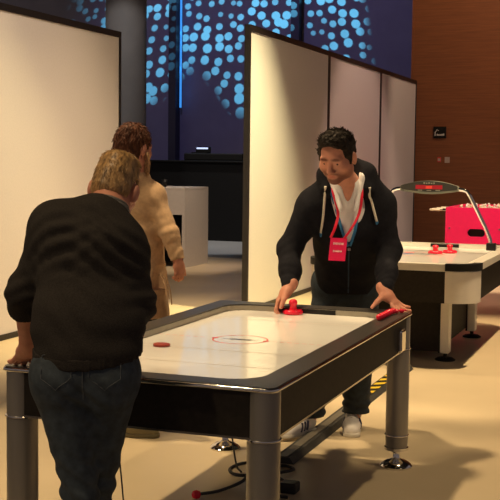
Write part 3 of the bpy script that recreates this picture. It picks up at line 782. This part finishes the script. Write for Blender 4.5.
# hair
F = Field(hc-.2, hc+.22, .004)
F.ell(L1(0, -.016, .040), A3(.094, .104, .100)*hS, hB); F.ell(L1(0, .02, .100), A3(.075, .075, .040)*hS, hB, .03)
F.ell(L1(0, .088, .0), A3(.082, .072, .096)*hS, hB, .012, op='sub'); F.ell(L1(0, .02, -.10), A3(.13, .12, .085)*hS, hB, .01, op='sub')
for x in (-1, 1):
    F.cap(L1(x*.078, .022, .03), L1(x*.074, .026, -.02), .009*hS, .006*hS, .01); F.ell(L1(x*.088, -.004, -.006), A3(.032, .024, .038)*hS, hB, .006, op='sub')
F.disp(wrinkle(.003, 160, 2))
hm = F.mesh('hair'); up1 = hB[2]; fw1 = hB[1]
hm2 = strands(hm, 900, .018, lambda p, n: up1*.5+fw1*.55, .0018, lambda co, no: (no@up1 > .2), 3, .40)
hair1 = link('hair', hm2, M['hair_black'], p1, smooth=True)
# shirt
F = Field((-1.95, 5.5, .8), (-1.25, 6.5, 1.55), .006)
F.cap(waist, chest, .112, .127, .04, ax=rx, st=1.38); F.cap(chest, neck+A3(0, -.01, .0), .11, .076, .05, ax=rx, st=1.1); F.cap(shL, shR, .062, .062, .05)
F.cap(neck+A3(0, 0, .12), neck+A3(0, 0, .02), .062, .060, .005, op='sub'); F.cap(neck+fx*.09+A3(0, 0, .06), neck+fx*.105-ra*.045, .034, .006, .008, op='sub'); F.plane(neck+A3(0, 0, .065), nrm(A3(0, -.30, .9)))
shirt = F.build('shirt', M['shirt'], p1)
for sd in (-1, 1):                                     # collar points
    a = neck+rx*sd*.080+fx*.035+A3(0, 0, .058); b0 = neck+fx*.110+rx*sd*.040+A3(0, 0, -.040)
    F = Field(np.minimum(a, b0)-.06, np.maximum(a, b0)+.06, .004)
    F.cap(a-fx*.04, a, .014, .016, .01, ax=A3(0, 0, 1), st=2.0); F.cap(a, b0, .016, .010, .01, ax=A3(0, 0, 1), st=1.9); F.build('collar', M['shirt'], shirt)
# hoodie
zipp = chest+fx*.150-ra*.035
F = Field((-2.08, 5.50, .72), (-1.18, 6.50, 1.58), .0065)
F.cap(waist, chest, .124, .137, .04, ax=rx, st=1.42); F.cap(hip-A3(0, 0, .03), waist, .126, .124, .04, ax=rx, st=1.42)
F.cap(shL, shR, .078, .078, .07); F.cap(neck+A3(0, .06, .045)-rx*.06, shL+A3(0, .01, .012), .074, .072, .08); F.cap(neck+A3(0, .06, .055)+rx*.065, shR+A3(0, .01, .012), .076, .074, .08)
F.chain([shL, elL, lerp(elL, wrL, .55), lerp(elL, wrL, .93)], [.078, .062, .056, .044], .04); F.chain([shR, elR, lerp(elR, wrR, .55), lerp(elR, wrR, .93)], [.078, .062, .056, .044], .04)
hb = neck-fx*.075+A3(0, .0, .03)                       # hood lying round the neck
F.chain([neck+rx*.108+fx*.03+A3(0, 0, .01), neck+rx*.106-fx*.03+A3(0, 0, .055), hb+rx*.03+A3(0, 0, .03), hb-rx*.03+A3(0, 0, .03), neck-rx*.104-fx*.03+A3(0, 0, .048), neck-rx*.108+fx*.03+A3(0, 0, .01)], [.034, .042, .044, .044, .040, .034], .04)
F.cap(hb-A3(0, -.03, .05), hb-A3(0, -.07, .14), .06, .05, .04, ax=rx, st=1.6)
F.cap(neck+fx*.09+A3(0, 0, .05), zipp+fx*.02, .066, .006, .012, ax=fx, st=1.2, op='sub')
F.cap(neck+fx*.05+A3(0, 0, .16), neck+fx*.04+A3(0, 0, .02), .078, .070, .015, op='sub')
F.disp(folds([(elL, nrm(wrL-shL)+A3(.5, 0, 0), .07, .004, .055), (elR, nrm(wrR-shR)-A3(.5, 0, 0), .07, .004, .055), (lerp(elL, wrL, .75), nrm(wrL-elL)+A3(-.5, 0, 0), .06, .003, .04), (lerp(elR, wrR, .75), nrm(wrR-elR)+A3(.5, 0, 0), .06, .003, .04), (waist, ra+rx*.5, .15, .004, .085), (shL-A3(0, 0, .09), A3(1, 0, 1), .1, .004, .06), (shR-A3(0, 0, .09), A3(-1, 0, 1), .1, .004, .06)]))
F.disp(wrinkle(.0035, 26, 4)); F.plane(hip-A3(0, 0, .055), (0, 0, -1))
hood = F.build('hoodie', M['navy'], p1)
def surf(F, p, d):
    """first point of a field's surface met along d from inside"""
    best = p
    for i in range(-40, 120):
        q = p+d*i*.002; ii = np.round((q-F.lo)/F.h).astype(int)
        if np.any(ii < 0) or np.any(ii >= F.n): continue
        if F.d[tuple(ii)] < 0: best = q
    return best
HF = F
def on(p, lift=.004): return surf(HF, np.array(p), fx)+fx*lift
# zip, lining edges, drawstrings
MB().tube([tuple(on(lerp(chest-ra*.035, hip-A3(0, 0, .03), t), .002)) for t in np.linspace(.03, 1, 16)], 0.0045, 6).build('zip', M['zipdark'], hood, smooth=True)
MB().box(*[v for i in range(3) for v in (zipp[i]-.007, zipp[i]+.007)]).build('zip_pull', M['zip'], hood, bevel=.002)
for sd in (-1, 1):
    pts = [neck+rx*sd*.088+fx*.045+A3(0, 0, .02)]+[on(lerp(neck-A3(0, 0, .03), chest-ra*.03, t)+rx*sd*.078*(1-t*.97), .003) for t in (.15, .35, .55, .75, .95)]
    MB().tube([tuple(p) for p in spline(pts, 5)], .008, 8).build('lining_edge', M['lining'], hood, smooth=True)
    l0 = .062
    q0 = on(neck+rx*sd*.116+A3(0, 0, .045), .004); n_ = (.20 if sd < 0 else .12)
    pts = [q0]+[on(neck+rx*sd*(.118+.008*k)-ra*(.015+n_*k/4), .004) for k in range(5)]
    MB().tube([tuple(p) for p in spline(pts, 5)], [.0068]*(5*5+1), 8).build('drawstring', M['cord'], hood, smooth=True)
    e_ = pts[-1]; MB().tube([tuple(e_), tuple(e_-ra*.025)], .008, 8).build('cord_end', M['lining'], hood, smooth=True)
# lanyard and badge
bc = A3(-1.612, 5.745, 1.105)
ly = None
tl, tr = bc+rx*-.038+A3(0, 0, .062), bc+rx*.034+A3(0, 0, .058)
o_ = None
for sd, te in ((-1, tl), (1, tr)):
    pts = [neck+rx*sd*.074-fx*.03+A3(0, 0, .045), neck+rx*sd*.076+fx*.075+A3(0, 0, .02), neck+rx*sd*.056+fx*.138-ra*.06, lerp(neck+rx*sd*.052+fx*.135-ra*.06, te, .5)+fx*.020, te]
    b = MB(); P_ = spline(pts, 6)
    for w_ in (-.0045, 0, .0045): b.tube([tuple(p+rx*w_) for p in P_], .003, 6)
    o_ = b.build('lanyard', M['lanyard'], p1 if o_ is None else o_, smooth=True) if o_ is None else b.build('strap', M['lanyard'], o_, smooth=True)
def quad(c, u, v, hu, hv, th, n_):
    b = MB(); vs = [c+u*a*hu+v*bb*hv+n_*k for k in (0, th) for a, bb in ((-1, -1), (1, -1), (1, 1), (-1, 1))]
    return b.add(vs, [(3, 2, 1, 0), (4, 5, 6, 7)]+[(i, (i+1) % 4, 4+(i+1) % 4, 4+i) for i in range(4)])
bu = nrm(rx+A3(0, 0, -.05)); bv = nrm(A3(0.06, .10, 1)-bu*.0); bn = nrm(np.cross(bu, bv)); bn = bn if bn[1] < 0 else -bn
quad(bc, bu, bv, .044, .060, .004, bn).build('badge', M['badge'], o_)
b = MB()
for k in range(7):
    q = quad(bc+bn*.0045+bv*.030+bu*(-.024+.008*k), bu, bv, .003, .0045 if k % 2 else .006, .0006, bn); b.add(q.v, q.f)
b.build('badge_lettering', M['badgeink'], o_); b = MB()
for k in range(6):
    q = quad(bc+bn*.0045-bv*.010+bu*(-.022+.008*k), bu, bv, .003, .004 if k % 3 else .006, .0006, bn); b.add(q.v, q.f)
b.build('badge_lettering', M['badgeink'], o_)
# jeans
F = Field((-2.0, 5.95, .03), (-1.40, 6.55, 1.0), .0065)
F.cap(hipL, hipR, .115, .115, .05); F.cap(hip-A3(0, 0, .05), hip+A3(0, 0, .02), .112, .112, .04, ax=rx, st=1.4)
F.chain([hipL, knL, anL], [.10, .086, .074], .03); F.chain([hipR, knR, anR], [.10, .088, .074], .03)
F.disp(folds([(anL+A3(0, 0, .06), A3(0, 0, 1), .12, .010, .055), (anR+A3(0, 0, .06), A3(0, 0, 1), .12, .010, .055), (knL, A3(0, .2, 1), .12, .006, .08), (knR, A3(0, .2, 1), .12, .006, .08)]))
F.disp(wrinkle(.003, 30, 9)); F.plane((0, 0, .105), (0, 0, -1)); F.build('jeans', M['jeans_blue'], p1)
shoe(p1, (-1.862, 6.20), (-1.985, 5.935), 0, M['shoewhite'], M['sole'], True, w_=1.15, lift=.034)
shoe(p1, (-1.70, 6.455), (-1.635, 6.165), 0, M['shoewhite'], M['sole'], True, w_=1.15)

# ---- man in the charcoal sweater, back to the camera at the near end
p2 = thing('person', (-1.76, 3.32, 0), 'man in charcoal sweater and dark jeans, back turned, at the near table end', 'person')
hc = A3(-1.826, 3.60, 1.455); hB = head_frame((-.15, .90, -.30), -.12); hS = .92
neck = A3(-1.815, 3.50, 1.37); shL = A3(-1.940, 3.40, 1.325); shR = A3(-1.752, 3.468, 1.255)
chest = A3(-1.828, 3.42, 1.24); waist = A3(-1.785, 3.325, 1.03); hip = A3(-1.770, 3.295, .90)
elL, wrL = A3(-2.050, 3.36, 1.105), A3(-2.122, 3.505, .895)
elR, wrR = A3(-1.672, 3.450, 1.075), A3(-1.86, 3.70, .98)
hipL, hipR = A3(-1.850, 3.265, .86), A3(-1.705, 3.322, .86)
knL, knR = A3(-1.775, 3.255, .478), A3(-1.790, 3.39, .46); anL, anR = A3(-1.755, 3.25, .09), A3(-1.800, 3.42, .09)
rx = nrm(A3(.94, .344, 0)); ra = nrm(chest-waist); bx = -nrm(np.cross(ra, rx)); bx = bx if bx[1] < 0 else -bx   # bx: towards the back
F = Field((-2.30, 3.05, .0), (-1.45, 3.98, 1.70), .006)
L2 = head(F, hc, hB, hS, neck, .060)
for x in (-1, 1): F.ell(L2(x*.090, -.016, -.010), A3(.013, .022, .036)*hS, hB, .008)
F.cap(waist, chest, .095, .11, .04, ax=rx, st=1.35); F.cap(hip, waist, .095, .095, .04, ax=rx, st=1.4); F.cap(shL, shR, .06, .06, .05); F.cap(neck, chest, .07, .09, .05)
F.chain([shL, elL, wrL], [.052, .042, .028]); F.chain([shR, elR, wrR], [.052, .042, .028])
F.chain([hipL, knL, anL], [.075, .05, .036]); F.chain([hipR, knR, anR], [.075, .05, .036])
hand(F, wrL, (-.50, .50, -.62), (-.35, .30, .85), 1, 1.04, (-.25, -.25, -.25, -.25, .1), .15, .9)
hand(F, wrR, (-.35, .60, -.35), (.2, .3, .9), -1, 1.04, (.5, .55, .6, .65, .3), .1, .6)
body2 = F.build('body', M['skin'], p2); set_col(body2, skin_color(inv(hc, hB, hS), None)); eyes(p2, L2, hS)
F = Field(hc-.2, hc+.22, .004)
F.ell(L2(0, -.014, .040), A3(.083, .101, .101)*hS, hB); F.ell(L2(0, -.050, -.015), A3(.072, .062, .06)*hS, hB, .03)
F.ell(L2(0, .0, .11), A3(.070, .085, .036)*hS, hB, .03)
F.ell(L2(0, .095, -.02), A3(.09, .085, .10)*hS, hB, .012, op='sub'); F.ell(L2(0, .01, -.125), A3(.14, .16, .092)*hS, hB, .01, op='sub')
for x in (-1, 1): F.ell(L2(x*.092, .002, -.016), A3(.046, .050, .060)*hS, hB, .006, op='sub')
F.disp(wrinkle(.0008, 120, 5)); hm = F.mesh('hair'); up2 = hB[2]; fw2 = hB[1]
hm2 = strands(hm, 1600, .020, lambda p, n: -up2*.9-fw2*.15, .0011, lambda co, no: (no@fw2 < .4), 4, -.03, .06)
link('hair', hm2, M['hair_blond'], p2, smooth=True)
# sweater
F = Field((-2.20, 3.02, .86), (-1.48, 3.80, 1.52), .0065)
F.cap(waist, chest, .124, .138, .05, ax=rx, st=1.36); F.cap(hip+A3(0, 0, .03), waist, .125, .124, .05, ax=rx, st=1.42)
F.cap(shL, shR, .086, .086, .08); F.cap(neck-A3(0, .03, .005), shL, .070, .080, .06); F.cap(neck-A3(0, .03, .005), shR, .070, .080, .06)
F.cap(neck-A3(0, .05, .06), chest+bx*.03, .070, .12, .05, ax=rx, st=1.2)
sL, sR = lerp(elL, wrL, .36), lerp(elR, wrR, .75)
F.chain([shL, elL, sL], [.082, .056, .050], .04); F.chain([shR, elR, sR], [.082, .064, .054], .04)
F.cap(lerp(elL, wrL, .20), lerp(elL, wrL, .34), .056, .054, .015)
F.plane(sL, wrL-elL, (-2.30, 3.3, .85), (-1.98, 3.8, 1.06))
F.cap(neck+A3(0, .05, .06), neck+A3(0, .015, .02), .075, .067, .01, op='sub')
F.disp(folds([(elL, nrm(elL-shL)+A3(.5, 0, 0), .08, .005, .055), (elR, nrm(elR-shR)-A3(.5, 0, 0), .09, .007, .055), (waist, A3(.4, 0, 1), .17, .005, .085), (chest+bx*.12+rx*.05, nrm(ra+rx*.35), .13, .007, .055), (chest+bx*.12-rx*.08, nrm(ra-rx*.6), .10, .006, .05), (shR+A3(-.02, 0, -.10), A3(-1, 0, 1), .10, .007, .055), (shL+A3(.03, 0, -.10), A3(1, 0, 1), .10, .006, .055)], 1))
F.disp(wrinkle(.003, 24, 6)); F.plane(hip+A3(0, 0, .025), nrm(A3(-.02, .25, -1)))
sw = F.build('sweater', M['sweater'], p2); SF = F
F = Field((-2.0, 3.1, .88), (-1.5, 3.6, 1.0), .006)   # ribbed hem
F.cap(hip+A3(0, 0, .0), hip+A3(0, 0, .07), .126, .126, .02, ax=rx, st=1.43); F.plane(hip+A3(0, 0, .055), nrm(A3(.02, -.25, 1))); F.plane(hip+A3(0, 0, .015), nrm(A3(-.02, .25, -1)))
F.disp(lambda P: .0012*np.sin(np.arctan2(P[:, 1]-hip[1], P[:, 0]-hip[0])*140)); F.build('ribbed_hem', M['sweater'], sw)
cn = nrm(A3(.05, .42, .9)); cu = nrm(np.cross(cn, A3(1, 0, 0))); cv_ = np.cross(cn, cu); b = MB()
for rr_, dz, th in ((.071, .012, .009), (.066, .024, .008)):
    b.tube([tuple(neck+A3(0, .012, .018)+cn*dz+(cu*math.cos(a)+cv_*math.sin(a))*rr_) for a in np.linspace(0, 2*PI, 33)[:-1]], th, 8, True)
b.build('collar', M['collar'], sw, smooth=True)
# jeans
F = Field((-2.05, 3.02, .03), (-1.48, 3.62, 1.02), .0065)
F.cap(hip+A3(0, 0, .0), hip-A3(0, 0, .03), .106, .108, .04, ax=rx, st=1.36); F.cap(hipL, hipR, .102, .102, .05)
for h_ in (hipL, hipR): F.ell(h_+bx*.040+A3(0, 0, -.05), (.080, .080, .095), None, .04)
F.chain([hipL-A3(0, 0, .05), knL, anL], [.092, .058, .054], .025); F.chain([hipR-A3(0, 0, .05), knR, anR], [.092, .060, .054], .025)
F.disp(folds([(knL+bx*.05, A3(.3, 0, 1), .13, .006, .06), (knR+bx*.05, A3(-.4, 0, 1), .13, .006, .07), (hip-A3(0, 0, .15)+bx*.1, A3(.5, 0, 1), .09, .006, .06), (anL+A3(0, 0, .08), A3(0, 0, 1), .13, .01, .06), (anR+A3(0, 0, .08), A3(0, 0, 1), .13, .01, .06)], 3))
F.disp(wrinkle(.003, 28, 11)); F.plane((0, 0, .955), (0, 0, 1)); F.plane((0, 0, .055), (0, 0, -1)); je = F.build('jeans', M['jeans'], p2)
JF = F
def onj(p, d, lift=.001):
    for i in range(160):
        q = p+d*i*.002; ii = np.round((q-JF.lo)/JF.h).astype(int)
        if np.any(ii < 0) or np.any(ii >= JF.n) or JF.d[tuple(ii)] > 0: break
    return q+d*lift
for h_, nm in ((hipL, 'back_pocket'), (hipR, 'back_pocket')):
    out = []
    for a, z in ((-.055, .03), (.055, .03), (.055, -.055), (0, -.095), (-.055, -.055), (-.055, .03)):
        out.append(tuple(onj(h_+rx*a*.9+A3(0, 0, z), bx)))
    dense = []
    for i in range(5):
        for t in np.linspace(0, 1, 7)[:-1]:
            p = lerp(out[i], out[i+1], t); dense.append(tuple(onj(p-bx*.08, bx)))
    dense.append(dense[0]); MB().tube(dense, .0013, 5).build(nm, M['stitch'], je)
MB().tube([tuple(onj(hip+rx*0+A3(0, 0, z), bx)) for z in np.linspace(.03, -.17, 14)], .0022, 5).build('seam', M['stitch'], je)
b = MB(); b.tube([tuple(onj(hip+rx*x_+A3(0, 0, .018), nrm(bx+rx*x_*5))) for x_ in np.linspace(-.16, .16, 24)], .0022, 5); b.build('waistband_seam', M['stitch'], je)
shoe(p2, (-1.755, 3.19), (-1.76, 3.47), 0, M['darkshoe'], M['darkshoe'], False, 'shoe'); shoe(p2, (-1.80, 3.39), (-1.70, 3.65), 0, M['darkshoe'], M['darkshoe'], False, 'shoe')

# ---- person in the tan coat, walking away beyond the table
p3 = thing('person', (-2.80, 5.80, 0), 'person in a tan coat with short auburn hair, seen from behind left of the table', 'person')
hc = A3(-2.805, 5.765, 1.625); hB = head_frame((.32, .92, -.10), 0); hS = 1.0
neck = A3(-2.800, 5.76, 1.47); shR = A3(-2.712, 5.80, 1.355); shL = A3(-2.945, 5.86, 1.375)
chest = A3(-2.815, 5.83, 1.28); hip = A3(-2.800, 5.83, .88)
elR, wrR = A3(-2.585, 5.77, 1.15), A3(-2.533, 5.765, .995)
elL, wrL = A3(-3.03, 5.92, 1.12), A3(-2.99, 6.00, .92)
rx = nrm(A3(.92, -.40, 0)); fx = A3(.40, .92, 0)
F = Field((-3.15, 5.5, 0), (-2.40, 6.2, 1.80), .006)
L3 = head(F, hc, hB, hS, neck, .052)
F.cap(hip, chest, .085, .105, .04, ax=rx, st=1.25); F.cap(shL, shR, .055, .055, .05); F.cap(neck, chest, .06, .09, .05)
F.chain([shR, elR, wrR], [.046, .038, .025]); F.chain([shL, elL, wrL], [.046, .038, .025])
aL, aR = A3(-2.93, 5.86, .09), A3(-2.80, 5.74, .09)
F.chain([hip+rx*-.07, A3(-2.90, 5.88, .48), aL], [.060, .05, .036]); F.chain([hip+rx*.07, A3(-2.76, 5.80, .48), aR], [.060, .05, .036])
hand(F, wrR, (.06, .05, -.98), (.75, -.65, .1), -1, .80, (.6, .65, .7, .75, .4), .05, .45)
hand(F, wrL, (.1, .2, -.98), (-.9, -.3, 0), 1, .98, (.3,)*5, .05, .45)
body3 = F.build('body', M['skin'], p3); set_col(body3, skin_color(inv(hc, hB, hS), None)); eyes(p3, L3, hS)
F = Field(hc-.2, hc+.22, .004)
F.ell(L3(0, -.020, .038), A3(.091, .106, .106)*hS, hB); F.ell(L3(-.01, -.060, -.045), A3(.080, .058, .075)*hS, hB, .04)
F.ell(L3(0, .105, -.025), A3(.09, .085, .10)*hS, hB, .012, op='sub'); F.ell(L3(0, .03, -.135), A3(.14, .14, .075)*hS, hB, .01, op='sub')
for x in (-1, 1): F.ell(L3(x*.092, .004, -.014), A3(.03, .026, .036)*hS, hB, .006, op='sub')
F.disp(wrinkle(.002, 90, 8)); hm = F.mesh('hair'); up3 = hB[2]; fw3 = hB[1]
hm2 = strands(hm, 1500, .030, lambda p, n: -up3*.9-fw3*.2, .0019, None, 6, .06, .16)
link('hair', hm2, M['hair_red'], p3, smooth=True)
b = MB()
for k in range(22):
    a = random.uniform(-.012, .012); c = random.uniform(-.012, .012)
    b.tube([tuple(L3(.086+a, .012+c, -.02)), tuple(L3(.094+a, .022+c, -.08)), tuple(L3(.086+a*1.5, .026+c, -.135)), tuple(L3(.08+a, .03+c, -.165))], [.004, .004, .0035, .001], 5)
b.build('hair_lock', M['hair_lock'], p3, smooth=True)
# coat
F = Field((-3.2, 5.45, .60), (-2.38, 6.2, 1.56), .0065)
F.cap(hip, chest, .136, .128, .05, ax=rx, st=1.22); F.cap(A3(-2.795, 5.83, .62), hip, .156, .140, .05, ax=rx, st=1.2)
F.cap(shL, shR, .074, .074, .07); F.cap(neck-A3(0, 0, .03), shL, .064, .068, .05); F.cap(neck-A3(0, 0, .03), shR, .064, .068, .05)
eR = lerp(elR, wrR, .90)
F.chain([shR, elR, eR], [.068, .048, .040], .03); F.chain([shL, elL, lerp(elL, wrL, .9)], [.076, .060, .052], .03)
F.plane(eR, wrR-elR, (-2.66, 5.6, .85), (-2.40, 5.9, 1.02))
F.chain([neck+rx*.062+fx*.03, neck+rx*.05-fx*.04, neck-rx*.0-fx*.062, neck-rx*.05-fx*.04], [.022]*4, .02)
F.cap(neck+A3(0, 0, .10), neck-A3(0, 0, .02), .062, .058, .01, op='sub')
F.disp(folds([(elR, nrm(elR-shR)+A3(-.5, 0, 0), .08, .003, .06), (lerp(shR, elR, .4), A3(.6, 0, 1), .12, .003, .08), (lerp(elR, wrR, .6), nrm(wrR-elR)+A3(.5, 0, 0), .07, .003, .05), (chest-A3(0, .12, .1), A3(.4, 0, 1), .14, .006, .08)], 5))
F.disp(lambda P: .008*np.clip((.95-P[:, 2])/.3, 0, 1)*np.sin(np.arctan2(P[:, 1]-5.83, P[:, 0]+2.795)*9)); F.disp(wrinkle(.0018, 22, 12)); F.plane((0, 0, .675), (0, 0, -1))
co_ = F.build('coat', M['coat'], p3)
b = MB()                                                # loose tie threads at the hip
for k in range(3):
    x_, y_ = -2.585+.012*k, 5.73+.01*k
    b.tube([(x_-.05, y_+.02, .93), (x_-.01, y_, .87-.02*k), (x_, y_-.005, .82-.03*k)], .0035, 5)
b.build('tie_threads', M['coat'], co_)
F = Field((-3.1, 5.6, .03), (-2.6, 6.1, .95), .008)
F.chain([hip+rx*-.08, A3(-2.90, 5.88, .48), aL], [.07, .066, .056]); F.chain([hip+rx*.08, A3(-2.76, 5.80, .48), aR], [.07, .066, .056]); F.plane((0, 0, .74), (0, 0, 1)); F.plane((0, 0, .06), (0, 0, -1)); F.build('trousers', M['trouser'], p3)
shoe(p3, (-2.92, 5.70), (-2.63, 5.755), 0, M['olive'], M['olivesole'], False, 'shoe', w_=1.05); shoe(p3, (-3.00, 5.84), (-2.74, 5.95), 0, M['olive'], M['olivesole'], False, 'shoe', w_=1.05)
